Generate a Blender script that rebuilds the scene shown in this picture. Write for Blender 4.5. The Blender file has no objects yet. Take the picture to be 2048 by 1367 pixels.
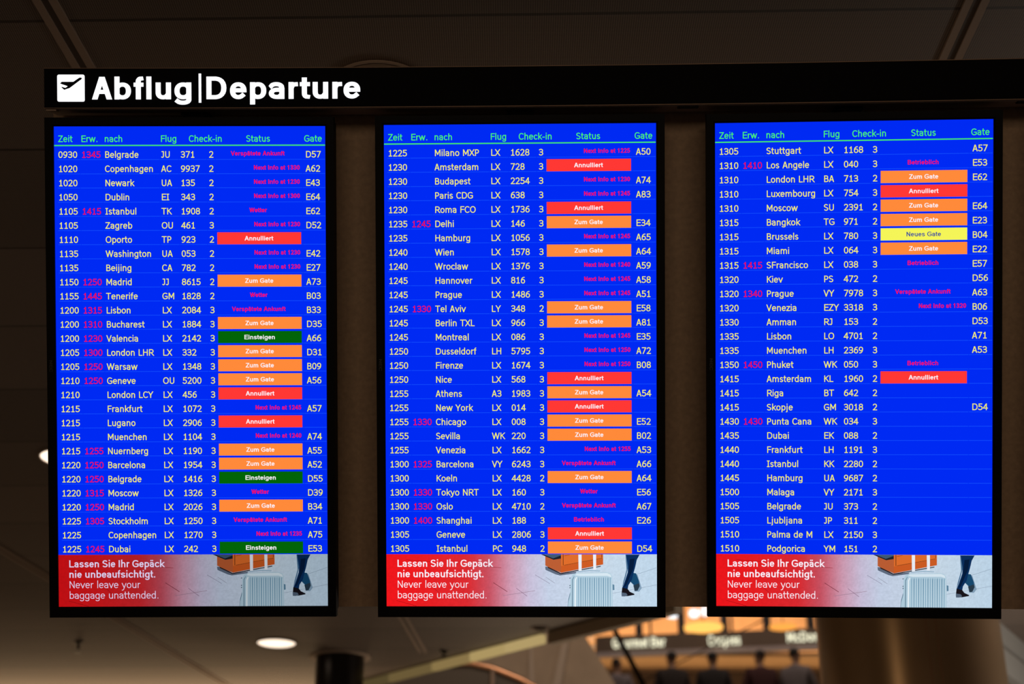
import bpy, bmesh, math, random
from mathutils import Vector, Matrix
R = math.radians
random.seed(7)
scene = bpy.context.scene
COL = scene.collection

# ------------------------------------------------------------------ camera, world, exposure, lights
F = 2844.44                       # focal length in pixels of the 2048 x 1367 frame (50 mm lens)
CAM = Vector((0, 0, 1.6))
TH = math.atan(1306.5 / F)        # camera looks up
CT, ST = math.cos(TH), math.sin(TH)
cd = bpy.data.cameras.new('camera')
cd.sensor_width = 36.0; cd.lens = 50.0; cd.clip_start = 0.05; cd.clip_end = 200
cd.dof.use_dof = True; cd.dof.focus_distance = 3.0; cd.dof.aperture_fstop = 3.2
cam = bpy.data.objects.new('camera', cd); COL.objects.link(cam)
cam.location = CAM; cam.rotation_euler = (R(90) + TH, 0, 0)
scene.camera = cam
vs = scene.view_settings
scene.display_settings.display_device = 'sRGB'
vs.view_transform = 'Standard'; vs.look = 'None'; vs.exposure = 0.0; vs.gamma = 1.0; vs.use_curve_mapping = False

world = bpy.data.worlds.new('hall_ambience'); scene.world = world; world.use_nodes = True
bg = world.node_tree.nodes['Background']
bg.inputs['Color'].default_value = (1.0, 0.74, 0.56, 1); bg.inputs['Strength'].default_value = 0.032

def lamp(name, kind, loc, power, color, size=0.3, size_y=None, look=None, spot=None):
    d = bpy.data.lights.new(name, kind); d.energy = power; d.color = color
    if kind == 'AREA':
        d.shape = 'RECTANGLE'; d.size = size; d.size_y = size_y or size
    else:
        d.shadow_soft_size = size
    if spot: d.spot_size = R(spot); d.spot_blend = 0.6
    o = bpy.data.objects.new(name, d); COL.objects.link(o); o.location = loc
    if look is not None:
        o.rotation_euler = (Vector(look) - Vector(loc)).to_track_quat('-Z', 'Y').to_euler()
    return o
lamp('shop_glow', 'AREA', (-2.9, 10.95, 3.2), 38, (1.0, 0.66, 0.36), 3.4, 0.2, (-2.9, 10.95, 3.6))
lamp('column_streak_spot', 'SPOT', (-0.2, 3.5, 3.42), 13, (1.0, 0.70, 0.40), 0.12, None, (1.9, 7.0, 2.7), 34)  # unseen spot added behind the screens to put a highlight streak on the column
lamp('board_fill_light', 'AREA', (0.3, -6.5, 1.3), 62, (1.0, 0.74, 0.50), 6.0, 1.8, (0.3, 3.0, 2.6))  # added fill behind the camera, brightens the hanging board
lamp('left_fill_light', 'AREA', (-7.5, 6.0, 1.4), 18, (1.0, 0.70, 0.42), 5.0, 1.8, (2.0, 6.6, 2.6))  # added fill from the left for the clad column and ceiling
lamp('atrium_light', 'POINT', (0.3, 10.6, 5.6), 130, (1.0, 0.78, 0.58), 0.3)
lamp('ceiling_fill_light', 'POINT', (0.2, 10.6, 1.9), 34, (1.0, 0.76, 0.52), 0.3)  # unseen fill added under the ceiling to brighten its middle
lamp('side_light', 'POINT', (4.0, 7.2, 2.3), 75, (1.0, 0.90, 0.78), 0.3)
lamp('gallery_light', 'AREA', (4.0, 28.4, 7.35), 290, (1.0, 0.62, 0.30), 8.0, 1.4, (4.0, 31.0, 8.9))
lamp('counter_light', 'AREA', (4.0, 25.3, 6.1), 36, (1.0, 0.60, 0.28), 8.0, 0.3, (4.0, 25.35, 7.2))
lamp('gallery_fill_light', 'AREA', (4.0, 19.5, 9.2), 100, (1.0, 0.80, 0.66), 8.0, 1.0, (4.0, 24.0, 5.6))  # added front fill for the fascia, soffit band and people

# ------------------------------------------------------------------ helpers
def lin(c):
    c = c / 255.0
    return c / 12.92 if c <= 0.04045 else ((c + 0.055) / 1.055) ** 2.4
def rgb(*c): return tuple(lin(x) for x in c) + (1.0,)

MATS = {}
def mat(name, color, rough=0.6, metal=0.0, spec=0.5):
    if name in MATS: return MATS[name]
    m = bpy.data.materials.new(name); m.use_nodes = True
    b = m.node_tree.nodes['Principled BSDF']
    b.inputs['Base Color'].default_value = tuple(color[:3]) + (1,)
    b.inputs['Roughness'].default_value = rough; b.inputs['Metallic'].default_value = metal
    b.inputs['Specular IOR Level'].default_value = spec
    MATS[name] = m; return m
def glow(name, color, strength=1.0):
    if name in MATS: return MATS[name]
    m = bpy.data.materials.new(name); m.use_nodes = True
    nt = m.node_tree; nt.nodes.clear()
    o = nt.nodes.new('ShaderNodeOutputMaterial'); e = nt.nodes.new('ShaderNodeEmission')
    e.inputs['Color'].default_value = color; e.inputs['Strength'].default_value = strength
    nt.links.new(e.outputs[0], o.inputs[0])
    m.cycles.emission_sampling = 'NONE' if strength <= 1.01 else 'AUTO'
    MATS[name] = m; return m
def speckle(m, scale=60.0, amount=0.25, bump=0.0):
    """fine value variation on the base colour of a principled material, in object space"""
    nt = m.node_tree; b = nt.nodes['Principled BSDF']
    tc = nt.nodes.new('ShaderNodeTexCoord'); n = nt.nodes.new('ShaderNodeTexNoise')
    n.inputs['Scale'].default_value = scale; n.inputs['Detail'].default_value = 4
    mr = nt.nodes.new('ShaderNodeMapRange')
    mr.inputs['From Min'].default_value = 0.3; mr.inputs['From Max'].default_value = 0.7
    mr.inputs['To Min'].default_value = 1 - amount; mr.inputs['To Max'].default_value = 1 + amount
    mx = nt.nodes.new('ShaderNodeVectorMath'); mx.operation = 'SCALE'
    mx.inputs[0].default_value = b.inputs['Base Color'].default_value[:3]
    nt.links.new(tc.outputs['Object'], n.inputs['Vector']); nt.links.new(n.outputs[0], mr.inputs['Value'])
    nt.links.new(mr.outputs[0], mx.inputs['Scale']); nt.links.new(mx.outputs[0], b.inputs['Base Color'])
    if bump:
        bp = nt.nodes.new('ShaderNodeBump'); bp.inputs['Strength'].default_value = bump; bp.inputs['Distance'].default_value = 0.002
        nt.links.new(n.outputs[0], bp.inputs['Height']); nt.links.new(bp.outputs[0], b.inputs['Normal'])
    return m

class MB:
    """collects geometry for ONE mesh object"""
    def __init__(self): self.v = []; self.f = []; self.m = []; self.c = []; self.cur = 0; self.col = None; self.smooth = []
    def add(self, verts, faces, smooth=False):
        k = len(self.v); self.v += [tuple(p) for p in verts]
        for f in faces:
            self.f.append(tuple(i + k for i in f)); self.m.append(self.cur); self.c.append(self.col); self.smooth.append(smooth)
    def box(self, x0, x1, y0, y1, z0, z1):
        v = [(x, y, z) for z in (z0, z1) for y in (y0, y1) for x in (x0, x1)]
        self.add(v, [(0, 2, 3, 1), (4, 5, 7, 6), (0, 1, 5, 4), (2, 6, 7, 3), (0, 4, 6, 2), (1, 3, 7, 5)])
    def quad(self, a, b, c, d): self.add([a, b, c, d], [(0, 1, 2, 3)])
    def poly(self, pts): self.add(pts, [tuple(range(len(pts)))])
    def prism(self, pts, d):
        """closed prism: polygon pts moved by vector d"""
        n = len(pts); q = [tuple(Vector(p) + Vector(d)) for p in pts]
        self.add(list(pts) + q, [tuple(range(n))[::-1], tuple(range(n, 2 * n))] + [(i, (i + 1) % n, n + (i + 1) % n, n + i) for i in range(n)])
    def lathe(self, prof, cx=0, cy=0, n=48, smooth=True, close=False):
        """profile [(r, z)] turned about z"""
        v = []; f = []
        for (r, z) in prof:
            for i in range(n):
                a = 2 * math.pi * i / n; v.append((cx + r * math.cos(a), cy + r * math.sin(a), z))
        for j in range(len(prof) - 1):
            for i in range(n):
                i2 = (i + 1) % n; f.append((j * n + i, j * n + i2, (j + 1) * n + i2, (j + 1) * n + i))
        self.add(v, f, smooth)
        self.add([v[i] for i in range(n)], [tuple(range(n))[::-1]]); self.add([v[-n + i] for i in range(n)], [tuple(range(n))])
    def tube(self, pts, r, n=10):
        pts = [Vector(p) for p in pts]; v = []; f = []
        for i, p in enumerate(pts):
            t = (pts[min(i + 1, len(pts) - 1)] - pts[max(i - 1, 0)]).normalized()
            a = t.orthogonal().normalized() if abs(t.z) > .95 else t.cross(Vector((0, 0, 1))).normalized()
            b = t.cross(a)
            for k in range(n):
                w = 2 * math.pi * k / n; v.append(p + a * (r * math.cos(w)) + b * (r * math.sin(w)))
        for i in range(len(pts) - 1):
            for k in range(n):
                k2 = (k + 1) % n; f.append((i * n + k, i * n + k2, (i + 1) * n + k2, (i + 1) * n + k))
        f.append(tuple(range(n))[::-1]); f.append(tuple(range(len(v) - n, len(v))))
        self.add(v, f, True)
    def build(self, name, mats, parent=None, bevel=0.0, loc=None):
        me = bpy.data.meshes.new(name); me.from_pydata(self.v, [], self.f); me.update()
        if not isinstance(mats, (list, tuple)): mats = [mats]
        for m in mats: me.materials.append(m)
        for p, i, s in zip(me.polygons, self.m, self.smooth): p.material_index = i; p.use_smooth = s
        if any(c is not None for c in self.c):
            at = me.color_attributes.new('tint', 'FLOAT_COLOR', 'CORNER')
            for p, c in zip(me.polygons, self.c):
                for k, li in enumerate(p.loop_indices):
                    cc = c[k % len(c)] if isinstance(c[0], (tuple, list)) else c
                    at.data[li].color = tuple(cc[:3]) + (1,)
        o = bpy.data.objects.new(name, me); COL.objects.link(o)
        if parent is not None: o.parent = parent
        if loc is not None: o.location = loc
        if bevel:
            b = o.modifiers.new('bevel', 'BEVEL'); b.width = bevel; b.segments = 2; b.limit_method = 'ANGLE'
        return o

def tag(o, label=None, cat=None, group=None, kind=None):
    if label: o['label'] = label
    if cat: o['category'] = cat
    if group: o['group'] = group
    if kind: o['kind'] = kind
    return o
def empty(name, loc, label, cat, group=None):
    o = bpy.data.objects.new(name, None); COL.objects.link(o); o.location = loc; o.empty_display_size = 0.1
    return tag(o, label, cat, group)
def ray(px, py):
    x, y = (px - 1024) / F, (py - 683.5) / F
    return Vector((x, y * ST + CT, -y * CT + ST))
def at(px, py, Y):                # point seen at (px, py) standing at distance Y
    d = ray(px, py); return CAM + d * (Y / d.y)
def c2w(p):                       # camera space (right, down, forward) -> world
    return CAM + Vector((p[0], p[1] * ST + p[2] * CT, -p[1] * CT + p[2] * ST))
def c2wd(p): return Vector((p[0], p[1] * ST + p[2] * CT, -p[1] * CT + p[2] * ST))

# ------------------------------------------------------------------ stroke lettering
def EL(cx, cy, rx, ry, a0, a1, k=2.25):
    n = max(4, int(abs(a1 - a0) / 13)); out = []
    for i in range(n + 1):
        a = R(a0 + (a1 - a0) * i / n); c, s = math.cos(a), math.sin(a)
        out.append((cx + rx * math.copysign(abs(c) ** (2 / k), c), cy + ry * math.copysign(abs(s) ** (2 / k), s)))
    return out
def QB(a, b, c, n=7):
    return [((1 - t) ** 2 * a[0] + 2 * t * (1 - t) * b[0] + t * t * c[0], (1 - t) ** 2 * a[1] + 2 * t * (1 - t) * b[1] + t * t * c[1]) for t in [i / n for i in range(n + 1)]]
# char: (advance regular /1000 em, advance bold, left side, right side, top zone, strokes)
# sides: s straight stem, o round, d diagonal;  box x 0..1, y 0 baseline 1 top zone, 1..2 ascender, -1..0 descender
ring = EL(.5, .5, .5, .5, 90, 450)
G = {}
def g(ch, wr, wb, l, r, top, *st): G[ch] = (wr, wb, l, r, top, st)
X, C_, A_ = 'x', 'c', 'a'
g('0', 546, 556, 'o', 'o', C_, ring)
g('1', 546, 556, 'b', 'b', C_, [(.55, 0), (.55, 1)], [(.5, .96), (.42, .86), (.1, .80)], 'R', [(.05, 0), (1, 0)])
g('2', 546, 556, 'o', 'o', C_, [(.0, .83)] + EL(.46, .73, .48, .27, 140, -25) + [(.62, .38), (.02, 0)], [(0, 0), (1, 0)])
g('3', 546, 556, 'o', 'o', C_, EL(.44, .755, .5, .245, 145, -88, 2.1) + [(.28, .52)], [(.28, .52)] + EL(.44, .26, .56, .26, 85, -148, 2.1))
g('4', 546, 556, 'd', 'd', C_, [(.74, 0), (.74, 1)], [(.70, 1), (.04, .31)], [(.0, .27), (1, .27)])
g('5', 546, 556, 'o', 'o', C_, [(.92, 1), (.12, 1)], [(.12, 1), (.12, .56)], [(.12, .56)] + EL(.42, .31, .58, .31, 108, -145, 2.1))
g('6', 546, 556, 'o', 'o', C_, EL(.51, .31, .49, .31, 90, 450), QB((.88, 1), (.06, 1.0), (.02, .33), 9))
g('7', 546, 556, 'o', 'o', C_, [(0, 1), (1, 1)], [(1, .98), (.28, 0)])
g('8', 546, 556, 'o', 'o', C_, EL(.5, .76, .43, .24, 90, 450), EL(.5, .26, .5, .26, 90, 450))
g('9', 546, 556, 'o', 'o', C_, EL(.49, .69, .49, .31, 90, 450), QB((.12, 0), (.94, 0), (.98, .67), 9))
g('A', 600, 722, 'd', 'd', C_, [(.06, 0), (.46, 1)], [(.54, 1), (.94, 0)], [(.22, .3), (.78, .3)])
g('B', 589, 722, 's', 'o', C_, [(0, 0), (0, 1)], [(0, 1), (.45, 1)] + EL(.45, .765, .45, .235, 80, -80) + [(.45, .53), (0, .53)], [(.45, .53)] + EL(.5, .265, .5, .265, 80, -80) + [(.45, 0), (0, 0)])
g('C', 601, 722, 'o', 'd', C_, EL(.55, .5, .55, .5, 48, 312))
g('D', 678, 722, 's', 'o', C_, [(0, 0), (0, 1)], [(0, 1), (.4, 1)] + EL(.4, .5, .6, .5, 84, -84) + [(.4, 0), (0, 0)])
g('E', 561, 667, 's', 'd', C_, [(0, 0), (0, 1)], [(0, 1), (1, 1)], [(0, .53), (.93, .53)], [(0, 0), (1, 0)])
g('F', 521, 611, 's', 'd', C_, [(0, 0), (0, 1)], [(0, 1), (1, 1)], [(0, .52), (.93, .52)])
g('G', 667, 778, 'o', 'o', C_, EL(.55, .5, .55, .5, 50, 300) + [(1, .12), (1, .45)], [(.58, .45), (1, .45)])
g('H', 675, 722, 's', 's', C_, [(0, 0), (0, 1)], [(1, 0), (1, 1)], [(0, .53), (1, .53)])
g('I', 373, 278, 'o', 'o', C_, [(.5, 0), (.5, 1)], 'R', [(0, 1), (1, 1)], [(0, 0), (1, 0)])
g('J', 417, 556, 'd', 's', C_, [(1, 1)] + EL(.5, .26, .5, .26, 0, -130), 'R', [(.3, 1), (1, 1)])
g('K', 588, 722, 's', 'd', C_, [(0, 0), (0, 1)], [(.95, 1), (.06, .47)], [(.28, .58), (1, 0)])
g('L', 498, 611, 's', 'd', C_, [(0, 0), (0, 1)], [(0, 0), (1, 0)])
g('M', 771, 833, 's', 's', C_, [(0, 0), (0, 1)], [(1, 0), (1, 1)], [(.03, 1), (.5, .25)], [(.97, 1), (.5, .25)])
g('N', 667, 722, 's', 's', C_, [(0, 0), (0, 1)], [(1, 0), (1, 1)], [(.03, 1), (.97, 0)])
g('O', 708, 778, 'o', 'o', C_, ring)
g('P', 551, 667, 's', 'o', C_, [(0, 0), (0, 1)], [(0, 1), (.4, 1)] + EL(.45, .71, .55, .29, 80, -80) + [(.4, .42), (0, .42)])
g('R', 621, 722, 's', 'd', C_, [(0, 0), (0, 1)], [(0, 1), (.4, 1)] + EL(.42, .73, .5, .27, 80, -80) + [(.4, .46), (0, .46)], [(.45, .46), (1, 0)])
g('S', 557, 667, 'o', 'o', C_, EL(.5, .745, .47, .255, 42, 200, 2.1) + [(.3, .56), (.7, .46)] + EL(.5, .26, .5, .26, 20, -142, 2.1))
g('T', 584, 611, 'd', 'd', C_, [(.5, 0), (.5, 1)], [(.02, 1), (.98, 1)])
g('U', 656, 722, 's', 's', C_, [(0, 1)] + EL(.5, .34, .5, .34, 180, 360) + [(1, 1)])
g('V', 597, 667, 'd', 'd', C_, [(.02, 1), (.5, 0)], [(.98, 1), (.5, 0)])
g('W', 902, 944, 'd', 'd', C_, [(.02, 1), (.26, 0)], [(.26, 0), (.5, 1)], [(.5, 1), (.74, 0)], [(.74, 0), (.98, 1)])
g('X', 581, 667, 'd', 'd', C_, [(.03, 1), (.97, 0)], [(.97, 1), (.03, 0)])
g('Y', 576, 667, 'd', 'd', C_, [(.02, 1), (.5, .45)], [(.98, 1), (.5, .45)], [(.5, .48), (.5, 0)])
g('Z', 559, 611, 'd', 'd', C_, [(.06, 1), (.94, 1)], [(.94, .98), (.06, .02)], [(.04, 0), (.98, 0)])
_a = (EL(.46, .70, .54, .30, 150, 10, 2.2)[:-1] + [(1, .66), (1, 0)], [(1, .56), (.55, .56)] + EL(.5, .28, .5, .28, 95, 270, 2.1) + [(.7, .0), (1, .2)])
g('a', 525, 556, 'o', 's', X, *_a)
g('\u00e4', 525, 556, 'o', 's', X, *_a, [(.22, 1.78), (.22, 1.84)], [(.76, 1.78), (.76, 1.84)])
g('b', 553, 611, 's', 'o', X, [(0, 0), (0, 2)], [(0, .75)] + EL(.48, .5, .52, .5, 130, -130) + [(0, .25)])
g('c', 461, 556, 'o', 'd', X, EL(.55, .5, .55, .5, 50, 310))
g('d', 553, 611, 'o', 's', X, [(1, 0), (1, 2)], [(1, .75)] + EL(.52, .5, .52, .5, 50, 310) + [(1, .25)])
g('e', 526, 556, 'o', 'o', X, [(.05, .53), (1, .53)] + EL(.5, .5, .5, .5, 8, 312))
g('f', 318, 333, 'd', 'd', X, [(.42, 0), (.42, 1.55)] + EL(.9, 1.5, .48, .5, 165, 90, 2), [(.02, .99), (.92, .99)])
g('g', 553, 611, 'o', 's', X, [(1, 1), (1, -.5)] + EL(.5, -.45, .5, .55, -8, -150, 2.2), [(1, .75)] + EL(.52, .5, .52, .5, 50, 310) + [(1, .25)])
g('h', 558, 611, 's', 's', X, [(0, 0), (0, 2)], [(0, .72)] + EL(.52, .62, .48, .38, 130, 0) + [(1, .6), (1, 0)])
g('i', 229, 278, 's', 's', X, [(.5, 0), (.5, 1)], [(.5, 1.86), (.5, 1.93)])
g('j', 282, 278, 'd', 's', X, [(.8, 1), (.8, -.7)] + QB((.8, -.7), (.78, -1), (.1, -1), 4), [(.8, 1.86), (.8, 1.93)])
g('k', 498, 556, 's', 'd', X, [(0, 0), (0, 2)], [(.92, 1), (.08, .42)], [(.32, .58), (1, 0)])
g('l', 229, 278, 's', 's', X, [(.5, 0), (.5, 2)])
g('m', 840, 889, 's', 's', X, [(0, 0), (0, 1)], [(0, .72)] + EL(.27, .65, .23, .35, 130, 0) + [(.5, .6), (.5, 0)], [(.5, .72)] + EL(.77, .65, .23, .35, 130, 0) + [(1, .6), (1, 0)])
g('n', 558, 611, 's', 's', X, [(0, 0), (0, 1)], [(0, .72)] + EL(.52, .62, .48, .38, 130, 0) + [(1, .6), (1, 0)])
g('o', 543, 611, 'o', 'o', X, ring)
g('p', 553, 611, 's', 'o', X, [(0, -1), (0, 1)], [(0, .75)] + EL(.48, .5, .52, .5, 130, -130) + [(0, .25)])
g('r', 360, 389, 's', 'd', X, [(0, 0), (0, 1)], [(0, .62)] + QB((.02, .68), (.25, 1.0), (.95, .98), 5))
g('s', 446, 556, 'o', 'o', X, EL(.5, .745, .46, .255, 40, 205, 2.1) + [(.3, .56), (.7, .45)] + EL(.5, .26, .5, .26, 18, -145, 2.1))
g('t', 334, 333, 'd', 'd', X, [(.36, 1.75), (.36, .3)] + QB((.36, .3), (.36, 0), (.92, .0), 4), [(.0, .99), (.92, .99)])
g('u', 558, 611, 's', 's', X, [(0, 1), (0, .4)] + EL(.48, .38, .48, .38, 180, 310) + [(1, .28)], [(1, 1), (1, 0)])
g('v', 498, 556, 'd', 'd', X, [(.02, 1), (.5, 0)], [(.98, 1), (.5, 0)])
g('w', 742, 778, 'd', 'd', X, [(.02, 1), (.26, 0)], [(.26, 0), (.5, 1)], [(.5, 1), (.74, 0)], [(.74, 0), (.98, 1)])
g('x', 495, 556, 'd', 'd', X, [(.04, 1), (.96, 0)], [(.96, 1), (.04, 0)])
g('y', 498, 556, 'd', 'd', X, [(.02, 1), (.52, .02)], [(.98, 1), (.42, -.55)] + QB((.42, -.55), (.3, -1), (.02, -1), 4))
g('z', 444, 500, 'd', 'd', X, [(.05, 1), (.95, 1)], [(.95, .97), (.05, .03)], [(.03, 0), (1, 0)])
g('.', 303, 278, 's', 's', X, [(.5, 0), (.5, .06)])
g('-', 363, 333, 'd', 'd', X, [(.12, .48), (.88, .48)])
g('|', 260, 280, 's', 's', A_, [(.5, -1), (.5, 1)])
g(' ', 313, 278, 's', 's', X)

class Face:
    def __init__(s, bold, wx, wy, xh, cap, asc, desc, em, serif):
        s.bold, s.wx, s.wy, s.xh, s.cap, s.asc, s.desc, s.em, s.serif = bold, wx, wy, xh, cap, asc, desc, em, serif
BOARD = Face(False, 6.5, 6.0, 75, 100, 105, 28, 137.5, True)       # light screen lettering
BADGE = Face(True, 9.6, 7.4, 73, 100, 100, 29, 139.7, False)      # bold screen lettering
SIGNF = Face(True, 11.3, 9.0, 74.5, 100, 101, 24, 139.7, False)    # bold illuminated lettering
NOTEB = Face(True, 8.6, 7.2, 72, 100, 108, 34, 131, False)
NOTER = Face(False, 5.0, 4.6, 72, 100, 108, 34, 137.5, False)

def text_width(face, s, track=0.0):
    return sum(G[c][1 if face.bold else 0] * face.em / 1000 + track for c in s) - track
def ribbon(mb, pts, wx, wy, lo, hi, put, xl=-1e9, xr=1e9):
    P = []
    for p in pts:
        if not P or abs(p[0] - P[-1][0]) + abs(p[1] - P[-1][1]) > 1e-4: P.append(p)
    if len(P) < 2: return
    closed = abs(P[0][0] - P[-1][0]) + abs(P[0][1] - P[-1][1]) < 1e-3 and len(P) > 4
    if closed: P = P[:-1]
    if len(P) == 2:
        dx, dy = P[1][0] - P[0][0], P[1][1] - P[0][1]
        if abs(dx) > .5 and abs(dy) > .45 * abs(dx):        # slanting stroke: level cuts at both ends
            hx = wx * (1 + .28 * min(1, abs(dx / dy)))
            sg = 1 if dy > 0 else -1
            ya, yb = min(hi, max(lo, P[0][1] - sg * wy)), min(hi, max(lo, P[1][1] + sg * wy))
            xa, xb = P[0][0] + (ya - P[0][1]) * dx / dy, P[1][0] + (yb - P[1][1]) * dx / dy
            mb.add([put(xa - hx, ya), put(xa + hx, ya), put(xb + hx, yb), put(xb - hx, yb)], [(0, 1, 2, 3)]); return
    n = len(P); out = []
    if not closed:
        for e, q in ((0, 1), (n - 1, n - 2)):
            dx, dy = P[e][0] - P[q][0], P[e][1] - P[q][1]; L = math.hypot(dx, dy)
            w = math.hypot(wx * dx / L, wy * dy / L) if abs(dx) > abs(dy) else wy
            if abs(dx) > 4 * abs(dy): w = wx
            P[e] = (P[e][0] + dx / L * w, P[e][1] + dy / L * w)
    for i in range(n):
        a = P[i - 1] if (closed or i) else P[i]; b = P[(i + 1) % n] if (closed or i < n - 1) else P[i]
        d1 = (P[i][0] - a[0], P[i][1] - a[1]); d2 = (b[0] - P[i][0], b[1] - P[i][1])
        l1, l2 = math.hypot(*d1), math.hypot(*d2)
        t1 = (d1[0] / l1, d1[1] / l1) if l1 > 1e-6 else (d2[0] / l2, d2[1] / l2)
        t2 = (d2[0] / l2, d2[1] / l2) if l2 > 1e-6 else t1
        nx, ny = -(t1[1] + t2[1]), t1[0] + t2[0]; L = math.hypot(nx, ny) or 1
        nx, ny = nx / L, ny / L
        m = 1 / max(.55, abs(nx * -t1[1] + ny * t1[0]))
        ox, oy = nx * wx * m, ny * wy * m
        cl = lambda y: min(hi, max(lo, y))
        cx = lambda x: min(xr, max(xl, x))
        out.append(((cx(P[i][0] + ox), cl(P[i][1] + oy)), (cx(P[i][0] - ox), cl(P[i][1] - oy))))
    v = []; f = []
    for a, b in out: v += [put(*a), put(*b)]
    for i in range(n if closed else n - 1):
        j = (i + 1) % n; f.append((2 * i, 2 * i + 1, 2 * j + 1, 2 * j))
    mb.add(v, f)
def write(mb, face, s, put, x=0.0, track=0.0, fitw=None, span=None):
    """strokes of string s in units where the capital height is 100; put(x, y) gives the 3D point"""
    k = 1.0
    if fitw: k = fitw / text_width(face, s, track)
    side = {'s': 10.5, 'o': 5.5, 'd': 1.0, 'b': 11.0} if not face.bold else {'s': 9.5, 'o': 5.0, 'd': 0.5, 'b': 9.0}
    for ch in s:
        wr, wb, l, r, top, st = G[ch]
        adv = (wb if face.bold else wr) * face.em / 1000
        wx, wy = face.wx, face.wy
        T = {'x': face.xh, 'c': face.cap, 'a': face.asc}[top]
        x0 = x + side[l] + wx; x1 = x + adv - side[r] - wx
        if span: x0, x1 = span[0] + wx, span[1] - wx
        if x1 < x0: x0 = x1 = (x0 + x1) / 2
        D = face.desc
        def my(y):
            if y < 0: return wy + y * D
            if y > 1: return T - wy + (y - 1) * (face.asc - T)
            return wy + y * (T - 2 * wy)
        lo = -D - .1 if ch in 'gjpy|' else 0.0
        hi = face.asc if (top == 'x' and ch in 'bdfhijklt\u00e4') or top == 'a' else T
        xsall = [p[0] for q in st if not isinstance(q, str) for p in q] or [0, 1]; mnx, mxx = min(xsall), max(xsall)
        for q in st:
            if isinstance(q, str):
                if not face.serif: break
                continue
            pts = [(x0 + a * (x1 - x0), my(b)) for a, b in q]
            ribbon(mb, pts, wx, wy, lo, hi, lambda a, b: put(a * k, b), min(x0, x0 + (x1 - x0) * mnx) - wx, max(x1, x0 + (x1 - x0) * mxx) + wx)
        x += adv + track
    return x * k

# ------------------------------------------------------------------ materials
black_plastic = mat('black_plastic', (.003, .0028, .0035), .55, spec=.12)
black_matte = mat('black_matte', (.007, .006, .006), .7, spec=.15)
sign_black = mat('sign_black', (.003, .003, .004), .6, spec=.06)
sign_edge = mat('bronze_edge', (.16, .10, .065), .45, .6)
board_brown = speckle(mat('brown_laminate', (.47, .31, .19), .55), 90, .12)
dark_metal = mat('dark_metal', (.012, .011, .011), .35, .7)
trim_metal = mat('trim_metal', (.40, .30, .235), .7, .1)
groove_dark = mat('groove_dark', (.10, .075, .06), .7)
steel_grey = mat('steel_grey', (.36, .35, .33), .5)
column_metal = speckle(mat('column_metal', (.42, .28, .16), .31, .5), 3, .05)
copper = mat('copper_rail', (.55, .28, .16), .35, .6)
plaster = speckle(mat('brown_plaster', (.42, .32, .24), .8), 5, .08)
plaster_warm = speckle(mat('warm_plaster', (.50, .34, .20), .8), 4, .08)
stair_dark = mat('stair_dark', (.045, .035, .028), .7)
orange_wall = speckle(mat('orange_wall', (.70, .48, .30), .8), 3, .08)
fascia_brown = mat('fascia_brown', (.13, .085, .055), .6)
counter_dark = mat('counter_dark', (.05, .035, .028), .6)
stone = speckle(mat('stone_floor', (.28, .25, .22), .35), 12, .2)
slab_grey = mat('slab_grey', (.20, .18, .16), .8)
lavender = mat('soffit_band', (.42, .36, .36), .6)

# perforated metal ceiling: staggered round holes, thin joints between the long panels
ceil_mat = mat('perforated_ceiling', (.2, .15, .12), .6)
nt = ceil_mat.node_tree; b = nt.nodes['Principled BSDF']; N = nt.nodes.new; L = nt.links.new
def M(op, a=None, c=None, d=None):
    n = N('ShaderNodeMath'); n.operation = op
    for k, x in enumerate((a, c, d)):
        if x is None: continue
        if isinstance(x, (int, float)): n.inputs[k].default_value = x
        else: L(x, n.inputs[k])
    return n.outputs[0]
tc = N('ShaderNodeTexCoord'); sep = N('ShaderNodeSeparateXYZ'); L(tc.outputs['Object'], sep.inputs[0])
PX = 2 * math.pi / 0.0104                               # two hole rows per period, staggered
hole = M('MULTIPLY', M('COSINE', M('MULTIPLY', sep.outputs['X'], PX)), M('COSINE', M('MULTIPLY', sep.outputs['Y'], PX)))
hole = M('ABSOLUTE', hole)
hole = M('GREATER_THAN', hole, .46)
rowp = M('DIVIDE', M('SUBTRACT', M('ADD', sep.outputs['Y'], M('MULTIPLY', sep.outputs['X'], .022)), 2.59), .533)
fr = M('FRACT', rowp); joint = M('LESS_THAN', fr, .018)
wn = N('ShaderNodeTexWhiteNoise'); wn.noise_dimensions = '1D'; L(M('FLOOR', rowp), wn.inputs['W'])
tilt_tone = M('MULTIPLY_ADD', wn.outputs['Value'], .34, .83)  # uneven light on tilted panel rows, put into the colour as random tone
val = M('MULTIPLY', tilt_tone, M('MULTIPLY', M('SUBTRACT', 1, M('MULTIPLY', hole, .72)), M('SUBTRACT', 1, M('MULTIPLY', joint, .7))))
sc = N('ShaderNodeVectorMath'); sc.operation = 'SCALE'; sc.inputs[0].default_value = (.24, .182, .148)
L(val, sc.inputs['Scale']); L(sc.outputs[0], b.inputs['Base Color'])

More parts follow.
